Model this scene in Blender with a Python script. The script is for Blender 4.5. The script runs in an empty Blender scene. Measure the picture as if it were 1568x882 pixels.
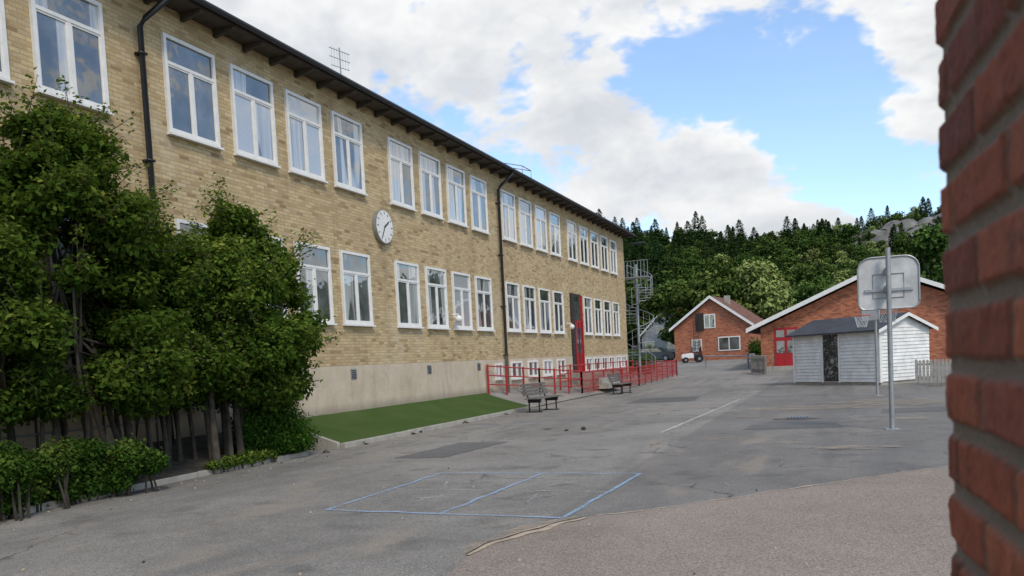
import bpy, numpy as np, math, random
from mathutils import Matrix, Vector, noise as mn
random.seed(7); rng=np.random.default_rng(11)
sc=bpy.context.scene
rad=math.radians
# ---------------------------------------------------------------- node helpers
class NT:
    def __init__(s,nt): s.nt=nt
    def n(s,t,**k):
        nd=s.nt.nodes.new(t)
        for a,b in k.items(): setattr(nd,a,b)
        return nd
    def l(s,a,b): s.nt.links.new(a,b)
    def put(s,sock,v):
        if isinstance(v,bpy.types.NodeSocket): s.l(v,sock)
        elif v is not None:
            if isinstance(v,(tuple,list)) and len(v)==3 and sock.type=='RGBA': v=(*v,1)
            sock.default_value=v
    def m(s,op,a,b=None,c=None,clamp=False):
        nd=s.n('ShaderNodeMath',operation=op,use_clamp=clamp)
        s.put(nd.inputs[0],a)
        if b is not None:s.put(nd.inputs[1],b)
        if c is not None:s.put(nd.inputs[2],c)
        return nd.outputs[0]
    def mix(s,f,a,b,bt='MIX'):
        nd=s.n('ShaderNodeMix',data_type='RGBA',blend_type=bt)
        s.put(nd.inputs[0],f);s.put(nd.inputs[6],a);s.put(nd.inputs[7],b)
        return nd.outputs[2]
    def noise(s,vec,scale,det=4,rough=.55,dist=0):
        nd=s.n('ShaderNodeTexNoise');s.put(nd.inputs['Vector'],vec)
        nd.inputs['Scale'].default_value=scale;nd.inputs['Detail'].default_value=det;nd.inputs['Roughness'].default_value=rough;nd.inputs['Distortion'].default_value=dist
        return nd.outputs[0]
    def ramp(s,f,stops,interp='LINEAR'):
        nd=s.n('ShaderNodeValToRGB');nd.color_ramp.interpolation=interp
        el=nd.color_ramp.elements
        while len(el)<len(stops): el.new(.5)
        for e,(p,c) in zip(el,stops):
            e.position=p; e.color=(*c,1) if len(c)==3 else c
        s.put(nd.inputs[0],f);return nd.outputs[0]
    def mr(s,v,a,b,c=0,d=1):
        nd=s.n('ShaderNodeMapRange');s.put(nd.inputs[0],v)
        for i,x in enumerate((a,b,c,d)): s.put(nd.inputs[i+1],x)
        return nd.outputs[0]
    def obj(s): return s.n('ShaderNodeTexCoord').outputs['Object']
    def sep(s,v):
        nd=s.n('ShaderNodeSeparateXYZ');s.put(nd.inputs[0],v);return nd.outputs
    def comb(s,x,y,z):
        nd=s.n('ShaderNodeCombineXYZ')
        for i,v in enumerate((x,y,z)): s.put(nd.inputs[i],v)
        return nd.outputs[0]
    def bump(s,h,st,dist=.01):
        nd=s.n('ShaderNodeBump');nd.inputs['Strength'].default_value=st;nd.inputs['Distance'].default_value=dist;s.put(nd.inputs['Height'],h);return nd.outputs[0]
    def attr(s,name): return s.n('ShaderNodeAttribute',attribute_name=name).outputs['Fac']
def newmat(name):
    m=bpy.data.materials.new(name);m.use_nodes=True;nt=m.node_tree;N=NT(nt)
    b=nt.nodes['Principled BSDF'];return m,N,b
def simple(name,col,rough=.6,metal=0,var=.12,scale=6,bump=.15,spec=.4):
    m,N,b=newmat(name);o=N.obj()
    f=N.noise(o,scale,4);c2=tuple(x*(1-var) for x in col);c3=tuple(min(1,x*(1+var)) for x in col)
    N.put(b.inputs['Base Color'],N.ramp(f,[(.3,c2),(.7,c3)]))
    b.inputs['Roughness'].default_value=rough;b.inputs['Metallic'].default_value=metal;b.inputs['Specular IOR Level'].default_value=spec
    if bump: N.put(b.inputs['Normal'],N.bump(N.noise(o,scale*8,2),bump,.01))
    return m
def brickmat(name,stops,mortar,w=.25,hh=.077,ms=.007,dirt=.35,dirtcol=(.1,.08,.06),bump=.5,streak=0):
    m,N,b=newmat(name);o=N.obj();x,y,z=N.sep(o)
    wob=N.m('MULTIPLY',N.m('SUBTRACT',N.noise(o,3,1),.5),.01)
    vec=N.comb(N.m('ADD',x,y),N.m('ADD',z,wob),0.0)
    br=N.n('ShaderNodeTexBrick');br.offset=.5
    N.put(br.inputs['Vector'],vec);br.inputs['Color1'].default_value=(0,0,0,1);br.inputs['Color2'].default_value=(1,1,1,1)
    br.inputs['Mortar'].default_value=(.5,.5,.5,1);br.inputs['Scale'].default_value=1
    br.inputs['Mortar Size'].default_value=ms;br.inputs['Mortar Smooth'].default_value=.3
    br.inputs['Brick Width'].default_value=w;br.inputs['Row Height'].default_value=hh
    c=N.ramp(br.outputs['Color'],stops)
    fine=N.noise(o,40,3,.7);c=N.mix(.35,c,N.ramp(fine,[(.3,(.25,.25,.25)),(.7,(.8,.8,.8))]),'OVERLAY')
    c=N.mix(br.outputs['Fac'],c,mortar)
    big=N.noise(N.comb(N.m('MULTIPLY',x,1.0),y,N.m('MULTIPLY',z,.45)),.7,5,.65)
    c=N.mix(N.mr(big,.45,.75,0,dirt),c,dirtcol)
    if streak:
        st=N.noise(N.comb(x,N.m('MULTIPLY',y,2.2),N.m('MULTIPLY',z,.12)),1.2,4,.7)
        c=N.mix(N.mr(st,.56,.72,0,streak),c,(.17,.125,.08))
        st2=N.noise(N.comb(x,N.m('MULTIPLY',y,.8),N.m('MULTIPLY',z,.5)),.9,4,.6,.5)
        c=N.mix(N.mr(st2,.60,.74,0,streak*.9),c,(.60,.52,.38))
    N.put(b.inputs['Base Color'],c);b.inputs['Roughness'].default_value=.85;b.inputs['Specular IOR Level'].default_value=.25
    h=N.m('ADD',N.m('MULTIPLY',br.outputs['Fac'],-1.0),N.m('MULTIPLY',fine,.6))
    N.put(b.inputs['Normal'],N.bump(h,bump,.008))
    return m
# ---------------------------------------------------------------- mesh builder
class MB:
    def __init__(s): s.v=[];s.f=[];s.mi=[];s.mats=[]
    def mid(s,m):
        if m not in s.mats:s.mats.append(m)
        return s.mats.index(m)
    def add(s,vs,fs,m,M=None):
        o=len(s.v)
        for p in vs:
            p=Vector(p)
            if M is not None:p=M@p
            s.v.append(tuple(p))
        k=s.mid(m)
        for f in fs:s.f.append([i+o for i in f]);s.mi.append(k)
    def box(s,x0,x1,y0,y1,z0,z1,m,M=None):
        vs=[(x0,y0,z0),(x1,y0,z0),(x1,y1,z0),(x0,y1,z0),(x0,y0,z1),(x1,y0,z1),(x1,y1,z1),(x0,y1,z1)]
        s.add(vs,[(0,3,2,1),(4,5,6,7),(0,1,5,4),(1,2,6,5),(2,3,7,6),(3,0,4,7)],m,M)
    def tube(s,pts,rs,m,n=8,M=None,cap=True):
        pts=[Vector(p) for p in pts]
        if not hasattr(rs,'__len__'):rs=[rs]*len(pts)
        vs=[];fs=[]
        for i,p in enumerate(pts):
            d=(pts[min(i+1,len(pts)-1)]-pts[max(i-1,0)]).normalized()
            a=d.cross(Vector((0,0,1)));
            if a.length<.1:a=d.cross(Vector((0,1,0)))
            a.normalize();b=d.cross(a)
            for k in range(n):
                t=2*math.pi*k/n;vs.append(p+(a*math.cos(t)+b*math.sin(t))*rs[i])
        for i in range(len(pts)-1):
            for k in range(n):
                k2=(k+1)%n;fs.append((i*n+k,i*n+k2,(i+1)*n+k2,(i+1)*n+k))
        if cap:
            fs.append(tuple(range(n)));fs.append(tuple((len(pts)-1)*n+k for k in range(n)))
        s.add(vs,fs,m,M)
    def poly(s,pts,m,M=None): s.add(pts,[tuple(range(len(pts)))],m,M)
    def prism(s,pts,ext,m,M=None):
        n=len(pts);e=Vector(ext);vs=[Vector(p) for p in pts]+[Vector(p)+e for p in pts]
        fs=[tuple(range(n)),tuple(range(2*n-1,n-1,-1))]+[(i,(i+1)%n,(i+1)%n+n,i+n) for i in range(n)]
        s.add(vs,fs,m,M)
    def ball(s,c,r,m,n=10,M=None):
        vs=[];fs=[];r=r if hasattr(r,'__len__') else (r,r,r)
        for i in range(n+1):
            a=math.pi*i/n
            for k in range(2*n):
                b=math.pi*k/n;vs.append((c[0]+r[0]*math.sin(a)*math.cos(b),c[1]+r[1]*math.sin(a)*math.sin(b),c[2]+r[2]*math.cos(a)))
        for i in range(n):
            for k in range(2*n):
                k2=(k+1)%(2*n);fs.append((i*2*n+k,i*2*n+k2,(i+1)*2*n+k2,(i+1)*2*n+k))
        s.add(vs,fs,m,M)
    def obj(s,name,parent=None,smooth=False,bevel=0):
        me=bpy.data.meshes.new(name);me.from_pydata(s.v,[],s.f)
        for m in s.mats:me.materials.append(m)
        me.polygons.foreach_set('material_index',s.mi)
        if smooth: me.polygons.foreach_set('use_smooth',[True]*len(s.f))
        me.update()
        o=bpy.data.objects.new(name,me);sc.collection.objects.link(o)
        if parent:o.parent=parent
        if bevel:
            md=o.modifiers.new('bevel','BEVEL');md.width=bevel;md.segments=2;md.limit_method='ANGLE'
        return o
def empty(name,parent=None):
    o=bpy.data.objects.new(name,None);sc.collection.objects.link(o);o.parent=parent;return o
def place(x,y,z,ang=0,s=1): return Matrix.Translation((x,y,z))@Matrix.Rotation(ang,4,'Z')@Matrix.Scale(s,4)
def terr(x,y):
    z=0.0
    if y>45: z+=.022*(min(y,125)-45)
    if y>125:
        t=(y-125)/175; z+=31*t**1.12 if t<1.1 else 31*1.1**1.12+(t-1.1)*6
        if x<-25: z+=min(9,(-25-x)*.16)*min(1,(y-125)/50)
        if x>0 and y>220: z+=min(4.5,x*.16)*min(1,(y-220)/50)
        z+=3*math.sin(x*.045+1.3)*math.sin(y*.03)*min(1,(y-125)/60)
    return z
# ---------------------------------------------------------------- materials
M_white=simple('white_paint',(.72,.70,.655),.5,var=.07,bump=.05)
M_whiteold=simple('weathered_white_paint',(.72,.71,.67),.7,var=.15,scale=3,bump=.2)
M_black=simple('black_metal',(.014,.014,.015),.45)
M_steel=simple('galvanised_steel',(.33,.34,.34),.45,metal=.6,var=.15)
M_red=simple('red_paint',(.36,.03,.028),.55,var=.18)
M_reddark=simple('red_door_paint',(.34,.012,.016),.4,var=.15)
M_roof=simple('roof_felt',(.048,.052,.058),.85,var=.25,scale=2)
M_eave=simple('dark_eave_wood',(.030,.024,.019),.8,var=.3)
M_soff=simple('soffit_wood',(.065,.05,.037),.8,var=.3)
M_conc=simple('concrete',(.33,.305,.26),.9,var=.18,scale=4,bump=.4)
M_wood=simple('weathered_grey_wood',(.20,.18,.155),.85,var=.3,scale=9)
M_bark=simple('bark',(.05,.042,.031),.95,var=.4,scale=8,bump=.6)
M_tile=simple('clay_roof_tile',(.16,.07,.045),.85,var=.3,scale=3)
M_darkroof=simple('dark_roof_tile',(.03,.032,.037),.8,var=.3,scale=3)
M_rubber=simple('rubber',(.02,.02,.02),.9)
M_orange=simple('orange_rim',(.5,.08,.02),.5)
M_net=simple('white_net',(.7,.7,.7),.8,bump=0)
M_chair=simple('bench_slat',(.13,.115,.10),.75,var=.3,scale=10)
M_car=simple('dark_car_paint',(.03,.035,.045),.25,var=.05,bump=0,spec=.6)
YB=brickmat('yellow_brick',[(0,(.27,.175,.082)),(.12,(.41,.29,.14)),(.5,(.50,.37,.19)),(.85,(.57,.435,.24)),(1,(.42,.31,.18))],(.35,.28,.185),ms=.009,dirt=.38,dirtcol=(.25,.165,.088),streak=.38)
RB=brickmat('red_brick',[(0,(.22,.06,.03)),(.4,(.37,.11,.05)),(1,(.48,.17,.08))],(.32,.24,.18),dirt=.25,dirtcol=(.14,.05,.025))
def m_render():
    m,N,b=newmat('plinth_render');o=N.obj();x,y,z=N.sep(o)
    c=N.ramp(N.noise(o,1.3,6,.65),[(.3,(.44,.35,.245)),(.7,(.57,.48,.36))])
    st=N.noise(N.comb(x,y,N.m('MULTIPLY',z,.15)),3,5,.7)
    c=N.mix(N.mr(st,.5,.75,0,.45),c,(.25,.19,.135))
    pk=N.noise(o,11,5,.7);c=N.mix(N.mr(pk,.60,.68,0,.55),c,(.18,.15,.12))
    low=N.mr(z,.6,.85,.6,0);c=N.mix(low,c,(.15,.13,.10))
    N.put(b.inputs['Base Color'],c);b.inputs['Roughness'].default_value=.95
    N.put(b.inputs['Normal'],N.bump(N.noise(o,60,3),.4,.01));return m
M_plinth=m_render()
def m_asphalt(name,tint,lo,hi,special=False):
    m,N,b=newmat(name);o=N.obj();x,y,z=N.sep(o)
    mid=N.noise(o,2.2,6,.72);big=N.noise(o,.22,4,.6,.6)
    a=tuple(lo*t for t in tint);c_=tuple(hi*t for t in tint)
    c=N.ramp(mid,[(.3,a),(.72,c_)])
    c=N.mix(N.mr(big,.42,.62,0,.6),c,tuple(hi*1.22*t for t in tint))
    vo=N.n('ShaderNodeTexVoronoi');N.put(vo.inputs['Vector'],o);vo.inputs['Scale'].default_value=110
    vc=N.sep(vo.outputs['Color'])
    stone=N.ramp(vc[0],[(.1,(.1,.1,.1)),(.5,(.5,.5,.5)),(.9,(.95,.95,.95))])
    c=N.mix(.45,c,stone,'OVERLAY')
    if special:
        nz=N.n('ShaderNodeTexNoise');nz.inputs['Scale'].default_value=1.5;nz.inputs['Detail'].default_value=4;N.put(nz.inputs['Vector'],o);nzc=N.sep(nz.outputs['Color'])
        seam=N.m('ADD',x,N.m('MULTIPLY',N.m('SUBTRACT',nz.outputs[0],.5),.12))
        c=N.mix(N.mr(seam,-2.9,-2.82,0,.34),c,(.10,.096,.09))
        st=N.noise(N.comb(N.m('MULTIPLY',x,.6),N.m('MULTIPLY',y,.25),0.0),1.0,4,.6,1.0)
        c=N.mix(N.mr(st,.56,.68,0,.42),c,(.33,.27,.20))
        c=N.mix(N.mr(nzc[1],.58,.72,0,.5),c,(.085,.082,.075))
        # tyre-worn lighter lanes and darker damp patches along the yard
        ln=N.noise(N.comb(N.m('MULTIPLY',x,1.3),N.m('MULTIPLY',y,.12),2.0),.8,3,.6,.4)
        c=N.mix(N.mr(ln,.52,.66,0,.35),c,(.10,.097,.09))
        ed=N.n('ShaderNodeTexVoronoi',feature='DISTANCE_TO_EDGE');ed.inputs['Scale'].default_value=.33
        wv=N.n('ShaderNodeVectorMath',operation='ADD');N.put(wv.inputs[0],o);N.l(nz.outputs['Color'],wv.inputs[1]);N.l(wv.outputs[0],ed.inputs['Vector'])
        crk=N.m('MULTIPLY',N.mr(ed.outputs['Distance'],.0,.008,1,0),N.mr(big,.46,.54,0,.85))
        c=N.mix(crk,c,(.045,.042,.038))
    N.put(b.inputs['Base Color'],c);b.inputs['Roughness'].default_value=.88;b.inputs['Specular IOR Level'].default_value=.22
    N.put(b.inputs['Normal'],N.bump(vc[1],.4,.005));return m
M_asph=m_asphalt('asphalt',(1.08,1,.87),.155,.225,True)
M_patch=m_asphalt('dark_asphalt_repair',(1.04,1,.92),.095,.13)
M_asph2=m_asphalt('brownish_asphalt',(1.20,.98,.79),.17,.225)
M_sand=simple('sandy_edge',(.42,.33,.24),.95,var=.25,scale=9,bump=.4)
def m_turf():
    m,N,b=newmat('artificial_turf');o=N.obj()
    c=N.ramp(N.noise(o,150,2,.8),[(.3,(.028,.052,.012)),(.7,(.075,.125,.030))])
    c=N.mix(N.mr(N.noise(o,1.1,4),.4,.7,0,.45),c,(.095,.12,.04))
    N.put(b.inputs['Base Color'],c);b.inputs['Roughness'].default_value=.95;b.inputs['Specular IOR Level'].default_value=.1;N.put(b.inputs['Normal'],N.bump(N.noise(o,200,2),.8,.01));return m
M_turf=m_turf()
M_soil=simple('soil',(.05,.042,.03),.95,var=.5,scale=5,bump=.6)
M_earth=simple('grassy_ground',(.05,.075,.025),.95,var=.4,scale=.5,bump=.3)
M_rock=simple('grey_rock',(.15,.142,.13),.9,var=.5,scale=.25,bump=.6)
def m_chalk(name,col,cov):
    m,N,b=newmat(name);o=N.obj();b.inputs['Base Color'].default_value=(*col,1);b.inputs['Roughness'].default_value=.9
    N.put(b.inputs['Alpha'],N.mr(N.m('ADD',N.m('MULTIPLY',N.noise(o,60,3,.8),.7),N.m('MULTIPLY',N.noise(o,3,2),.3)),.62-cov*.4,.72-cov*.3,0,.8));return m
M_chalkb=m_chalk('blue_chalk',(.33,.50,.70),.55);M_chalkw=m_chalk('white_chalk',(.58,.60,.60),.36);M_line=m_chalk('worn_white_line',(.68,.67,.62),.6)
def m_leaf(name,stops,trans=.35):
    m,N,b=newmat(name);v=N.attr('v')
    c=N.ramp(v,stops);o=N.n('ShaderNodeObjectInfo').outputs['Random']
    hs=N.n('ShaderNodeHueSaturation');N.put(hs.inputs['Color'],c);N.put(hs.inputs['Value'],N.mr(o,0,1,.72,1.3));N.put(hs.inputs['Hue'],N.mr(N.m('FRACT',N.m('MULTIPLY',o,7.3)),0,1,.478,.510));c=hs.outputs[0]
    N.nt.nodes.remove(b);d=N.n('ShaderNodeBsdfDiffuse');N.put(d.inputs[0],c)
    out=m.node_tree.nodes['Material Output']
    if trans>0:
        t=N.n('ShaderNodeBsdfTranslucent');N.put(t.inputs[0],N.mix(.5,c,(.17,.24,.02)))
        ms=N.n('ShaderNodeMixShader');ms.inputs[0].default_value=trans
        N.l(d.outputs[0],ms.inputs[1]);N.l(t.outputs[0],ms.inputs[2]);N.l(ms.outputs[0],out.inputs[0])
    else: N.l(d.outputs[0],out.inputs[0])
    return m
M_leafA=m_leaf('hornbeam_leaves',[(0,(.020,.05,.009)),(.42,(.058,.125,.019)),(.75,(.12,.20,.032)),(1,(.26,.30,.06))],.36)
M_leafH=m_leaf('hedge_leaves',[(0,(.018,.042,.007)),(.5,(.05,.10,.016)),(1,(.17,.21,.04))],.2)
M_leafC=m_leaf('conifer_needles',[(0,(.009,.022,.008)),(.6,(.025,.052,.017)),(1,(.05,.085,.026))],0)
M_leafD=m_leaf('deciduous_leaves',[(0,(.02,.044,.010)),(.5,(.055,.098,.022)),(1,(.13,.18,.045))],0)
M_leafW=m_leaf('willow_leaves',[(0,(.10,.14,.04)),(.5,(.19,.25,.075)),(1,(.33,.38,.15))],0)
def m_glass():
    m,N,b=newmat('window_glass');o=N.obj();x,y,z=N.sep(o)
    r=N.attr('wr');u=N.m('ADD',x,y)
    fold=N.noise(N.comb(N.m('MULTIPLY',u,14.0),N.m('MULTIPLY',z,.25),r),1.0,2,.6)
    cur=N.ramp(fold,[(.3,(.25,.255,.255)),(.6,(.48,.485,.48)),(.75,(.58,.58,.565))])
    bk=N.mr(r,.84,.85,0,1)
    bl=N.m('PINGPONG',N.m('MULTIPLY',z,40.0),1.0);cur=N.mix(bk,cur,N.ramp(bl,[(.0,(.33,.34,.345)),(.6,(.43,.435,.44))]))
    inside=N.ramp(N.noise(o,1.6,2),[(.35,(.022,.025,.028)),(.7,(.13,.135,.135))])
    gap=N.noise(N.comb(N.m('MULTIPLY',u,1.7),N.m('MULTIPLY',z,.15),N.m('MULTIPLY',r,9.0)),1.0,1,.4)
    k=N.m('MULTIPLY',N.mr(gap,.49,.51,1,0),N.mr(r,.3,.32,0,1));k=N.m('MAXIMUM',k,bk)
    c=N.mix(k,inside,cur)
    N.nt.nodes.remove(b);b=N.n('ShaderNodeBsdfDiffuse');N.put(b.inputs[0],c)
    g=N.n('ShaderNodeBsdfGlossy');g.inputs['Roughness'].default_value=.02;g.inputs['Color'].default_value=(.90,.91,.90,1)
    wob=N.bump(N.noise(o,1.8,2),.25,.02);N.put(g.inputs['Normal'],wob)
    fr=N.n('ShaderNodeFresnel');fr.inputs['IOR'].default_value=1.6
    f=N.m('ADD',N.m('MULTIPLY',fr.outputs[0],1.5),.11,clamp=True)
    ms=N.n('ShaderNodeMixShader');N.put(ms.inputs[0],f);N.l(b.outputs[0],ms.inputs[1]);N.l(g.outputs[0],ms.inputs[2])
    N.l(ms.outputs[0],m.node_tree.nodes['Material Output'].inputs[0]);return m
M_glass=m_glass()
# ---------------------------------------------------------------- terrain
def sheet(name,xs,ys,zf,mat,parent=None):
    xs=list(xs);ys=list(ys);v=[(x,y,zf(x,y)) for y in ys for x in xs];n=len(xs)
    f=[(j*n+i,j*n+i+1,(j+1)*n+i+1,(j+1)*n+i) for j in range(len(ys)-1) for i in range(n-1)]
    me=bpy.data.meshes.new(name);me.from_pydata(v,[],f);me.materials.append(mat);me.update()
    o=bpy.data.objects.new(name,me);sc.collection.objects.link(o);o.parent=parent;return o
xs=list(range(-700,-160,60))+list(range(-160,161,8))+list(range(200,701,60))
ys=[-300,-150,-60,0,45,60,85,105,125]+list(range(131,340,8))+[360,420,520,700]
sheet('ground',xs,ys,lambda x,y:terr(x,y)-.02,M_earth)
sheet('schoolyard_asphalt',[-11.8,-11,-6,0,10,30],[-12,0,10,20,30,45,60,85,93],lambda x,y:terr(x,y),M_asph)
sheet('asphalt_street',[-40,-11.8],[49,60,85,93],lambda x,y:terr(x,y),M_asph)
seam=[(-2.9,1.5),(-2.95,5.0),(-2.9,5.8),(-3.02,6.4),(-3.0,6.75),(-2.85,7.35),(-2.6,7.9),(-2.3,8.3),(-1.9,8.6),(-1.3,9.25),(-.6,10.0),(.3,11.0),(1.3,12.0),(2.3,13.0),(4.5,14.6),(9,16.5)]
def refine(seam,st=.12):
    fine=[]
    for a,b in zip(seam,seam[1:]):
        L=math.dist(a,b);n=max(1,int(L/st))
        for i in range(n):
            t=i/n;x=a[0]+(b[0]-a[0])*t;y=a[1]+(b[1]-a[1])*t
            q=mn.noise(Vector((x*3,y*3,0)))*.05+mn.noise(Vector((x*11,y*11,4)))*.02;fine.append((x+q,y-q))
    return fine
fine=refine(seam)
mb=MB();mb.poly([(p[0],p[1],.006) for p in fine]+[(9,16.5,.006),(20,16.5,.006),(20,1.5,.006)],M_asph2);mb.obj('brown_asphalt_patch')
# old rectangular repairs with tarred edges
mb=MB();reps=[[(-7.6,13.2),(-6.6,13.25),(-6.4,15.9),(-7.5,15.8)],[(-1.9,17.6),(.1,17.8),(-.1,18.9),(-1.8,18.7)],[(-6.9,28.0),(-4.6,28.2),(-4.8,31.4),(-7.0,31.2)],[(.9,21.2),(2.9,21.4),(2.8,22.8),(1.0,22.6)]]
for i,r in enumerate(reps): mb.poly([(p[0],p[1],.0045) for p in refine(r+[r[0]],.2)],M_patch)
mb.obj('asphalt_repairs')
mb=MB()
def strip(mb,pts,w,z,mat,wn=None):
    vs=[];fs=[]
    for i,p in enumerate(pts):
        a=pts[max(i-1,0)];b=pts[min(i+1,len(pts)-1)];d=Vector((b[0]-a[0],b[1]-a[1],0)).normalized();n=Vector((-d.y,d.x,0))
        ww=w if wn is None else w*wn(i,len(pts))
        vs+=[(p[0]+n.x*ww/2,p[1]+n.y*ww/2,z),(p[0]-n.x*ww/2,p[1]-n.y*ww/2,z)]
    for i in range(len(pts)-1):fs.append((2*i,2*i+1,2*i+3,2*i+2))
    mb.add(vs,fs,mat)
M_sandb=m_chalk('scattered_sand',(.42,.33,.24),.5)
sp=[p for p in fine if 6.3<p[1]<8.2]
strip(mb,[(p[0]-.05,p[1]+.06) for p in sp],.36,.009,M_sandb,lambda i,n:(.25+.75*math.sin(math.pi*i/n))*(1+.7*mn.noise(Vector((i*.4,0,0)))))
strip(mb,sp,.15,.013,M_sand,lambda i,n:(.25+.75*math.sin(math.pi*i/n))*(1+.6*mn.noise(Vector((i*.4,0,0)))))
strip(mb,[(p[0]-.02,p[1]+.02) for p in sp],.05,.017,M_soil,lambda i,n:.3+.9*abs(mn.noise(Vector((i*.3,2,0)))))
sp=[p for p in fine if p[1]>=8.2]
strip(mb,sp,.05,.013,M_sand,lambda i,n:.3+1.2*abs(mn.noise(Vector((i*.2,5,0)))))
mb.obj('sandy_asphalt_crack')
def line(a,b,n=20,am=.02,sd=0):
    return [(a[0]+(b[0]-a[0])*i/n+mn.noise(Vector((i*.4,sd,1)))*am,a[1]+(b[1]-a[1])*i/n+mn.noise(Vector((i*.4,sd,7)))*am) for i in range(n+1)]
mb=MB()
for k,(a,b) in enumerate([((-5.7,8.25),(-5.7,11.3)),((-5.7,11.3),(-2.6,11.3)),((-2.6,11.3),(-2.7,8.1)),((-2.7,8.1),(-5.7,8.25)),((-4.15,8.2),(-4.05,11.25))]):
    strip(mb,line(a,b,sd=k,am=.04),.05,.010,M_chalkb)
for k,(a,b) in enumerate([((-5.7,9.8),(-2.65,9.75)),((-5.68,10.6),(-4.1,10.55)),((-5.2,9.0),(-4.6,9.3)),((-4.9,8.8),(-4.7,9.4)),((-3.9,9.0),(-3.2,9.5)),((-3.4,8.9),(-3.5,9.5)),((-3.6,10.2),(-3.0,10.9)),((-5.3,10.0),(-4.9,10.4)),((-5.0,10.0),(-5.2,10.5))]):
    strip(mb,line(a,b,sd=k+9,am=.05),.035,.010,M_chalkw)
mb.obj('chalk_court_markings')
mb=MB();strip(mb,line((-3.5,17.2),(-3.1,28.5)),.06,.008,M_line);strip(mb,line((-9.2,19.5),(-6.0,21.5),am=.1),.05,.008,M_chalkb);mb.obj('painted_line')
M_tan=m_chalk('sandy_stain',(.40,.32,.23),.42);M_dk=m_chalk('dark_patch',(.05,.05,.048),.6)
mb=MB()
def blotch(cx,cy,rx,ry,m,z):
    mb.poly([(cx+rx*math.cos(t)*(1+.7*mn.noise(Vector((math.cos(t)*2,math.sin(t)*2,cx)))),cy+ry*math.sin(t)*(1+.7*mn.noise(Vector((math.cos(t)*2,math.sin(t)*2,cy)))),z) for t in [i*2*math.pi/40 for i in range(40)]],m)
for i,(a,b,c,d,mm) in enumerate([(-2.0,15.8,.5,.25,M_tan),(-1.0,15.0,.45,.18,M_tan),(-.6,23.5,1.4,.9,M_tan),(1.5,24.9,1.6,1.3,M_tan),(-2.2,21,.35,.3,M_tan),(1.4,19.5,.5,.35,M_tan),(-.9,20.0,.5,.2,M_dk),(-6.5,18.6,.12,.1,M_dk),(.2,14.2,.6,.25,M_tan)]): blotch(a,b,c,d,mm,.009+i*.0012)
mb.obj('asphalt_stains')
mb=MB();mb.box(-1.15,-.70,20.3,20.75,.0,.012,M_black)
for k in range(6): mb.box(-1.12+k*.07,-1.09+k*.07,20.33,20.72,.012,.018,M_steel)
mb.obj('drain_grate')
mb=MB()
mb.ball((-5.5,18.3,.03),(.06,.05,.05),M_soil,6);mb.ball((-5.85,18.1,.015),(.05,.03,.03),M_soil,6)
random.seed(31)
for k in range(90):
    if k<60: x=-9.7+random.random()**2*.9;y=random.uniform(6,24)
    else: x=random.uniform(-8,0);y=random.uniform(5,14)
    r=random.uniform(.006,.016);mb.ball((x,y,r*.6),(r,r*1.3,r),random.choice((M_soil,M_sand,M_conc)),4)
mb.obj('stones')
def slope(name,xe,ze,y0,y1,mat,zw=.62,xw=-11.62):
    n=40
    return sheet(name,[xw+(xe-xw)*i/8 for i in range(9)],[y0+(y1-y0)*i/n for i in range(n+1)],lambda x,y:zw+(ze-zw)*((x-xw)/(xe-xw))**.85+.012*mn.noise(Vector((x*2,y*2,3))),mat)
slope('artificial_lawn',-9.92,.10,15.0,26.8,M_turf)
slope('planting_bed_soil',-9.98,.09,-6,13.9,M_soil,.55)
slope('entrance_terrace_asphalt',-10.0,.03,26.81,48.4,M_asph,.60)
mb=MB()
for y in np.arange(15,26.7,.98): mb.box(-9.92,-9.80,y,y+.972,-.05,.10+random.uniform(0,.008),M_conc)
mb.prism([(-11.6,14.88,-.05),(-9.93,14.88,-.05),(-9.93,14.88,.12),(-11.6,14.88,.64)],(0,.115,0),M_conc)
mb.obj('lawn_kerb',bevel=.01)
mb=MB()
for y in np.arange(-6,13.8,.99):
    xo=-.12*math.sin(max(0,y-7)*.5);mb.box(-9.98+xo,-9.85+xo,y,y+.98,-.05,.09+random.uniform(0,.012),M_conc)
mb.obj('planting_bed_kerb',bevel=.01)
# ---------------------------------------------------------------- school building
X=-11.6;Y0=-14.0;Y1=48.4
school=empty('school_building')
mb=MB();mb.box(-23,X,Y0,Y1,1.77,8.72,YB);mb.obj('brick_walls',school)
mb=MB();mb.box(-23.01,X+.012,Y0-.01,Y1+.012,-.3,1.768,M_plinth);mb.obj('rendered_plinth',school)
mb=MB()
xe=-11.08;xr=-17.3;zE=8.71
mb.prism([(xe,Y0-.7,zE),(xe,Y0-.7,zE+.11),(xr,Y0-.7,zE+1.6),(xr,Y0-.7,zE+1.5)],(0,Y1-Y0+1.4,0),M_roof)
mb.prism([(-23.6,Y0-.7,zE),(-23.6,Y0-.7,zE+.11),(xr-.002,Y0-.7,zE+1.6),(xr-.002,Y0-.7,zE+1.5)],(0,Y1-Y0+1.4,0),M_roof)
mb.box(xe+.003,xe+.03,Y0-.7,Y1+.7,zE-.06,zE+.13,M_eave)
mb.obj('roof',school)
mb=MB()
mb.box(X+.002,xe,Y0,Y1+.6,zE-.05,zE-.002,M_soff)
for y in np.arange(Y0,Y1+.6,.9): mb.prism([(X+.003,y,zE-.20),(X+.003,y,zE-.052),(xe-.02,y,zE-.052),(xe-.02,y,zE-.12)],(0,.08,0),M_soff)
mb.obj('eave_rafters',school)
mb=MB();mb.tube([(xe+.09,Y0-.6,zE+.03),(xe+.09,Y1+.6,zE)],.055,M_black,8);mb.obj('gutter',school)
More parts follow.
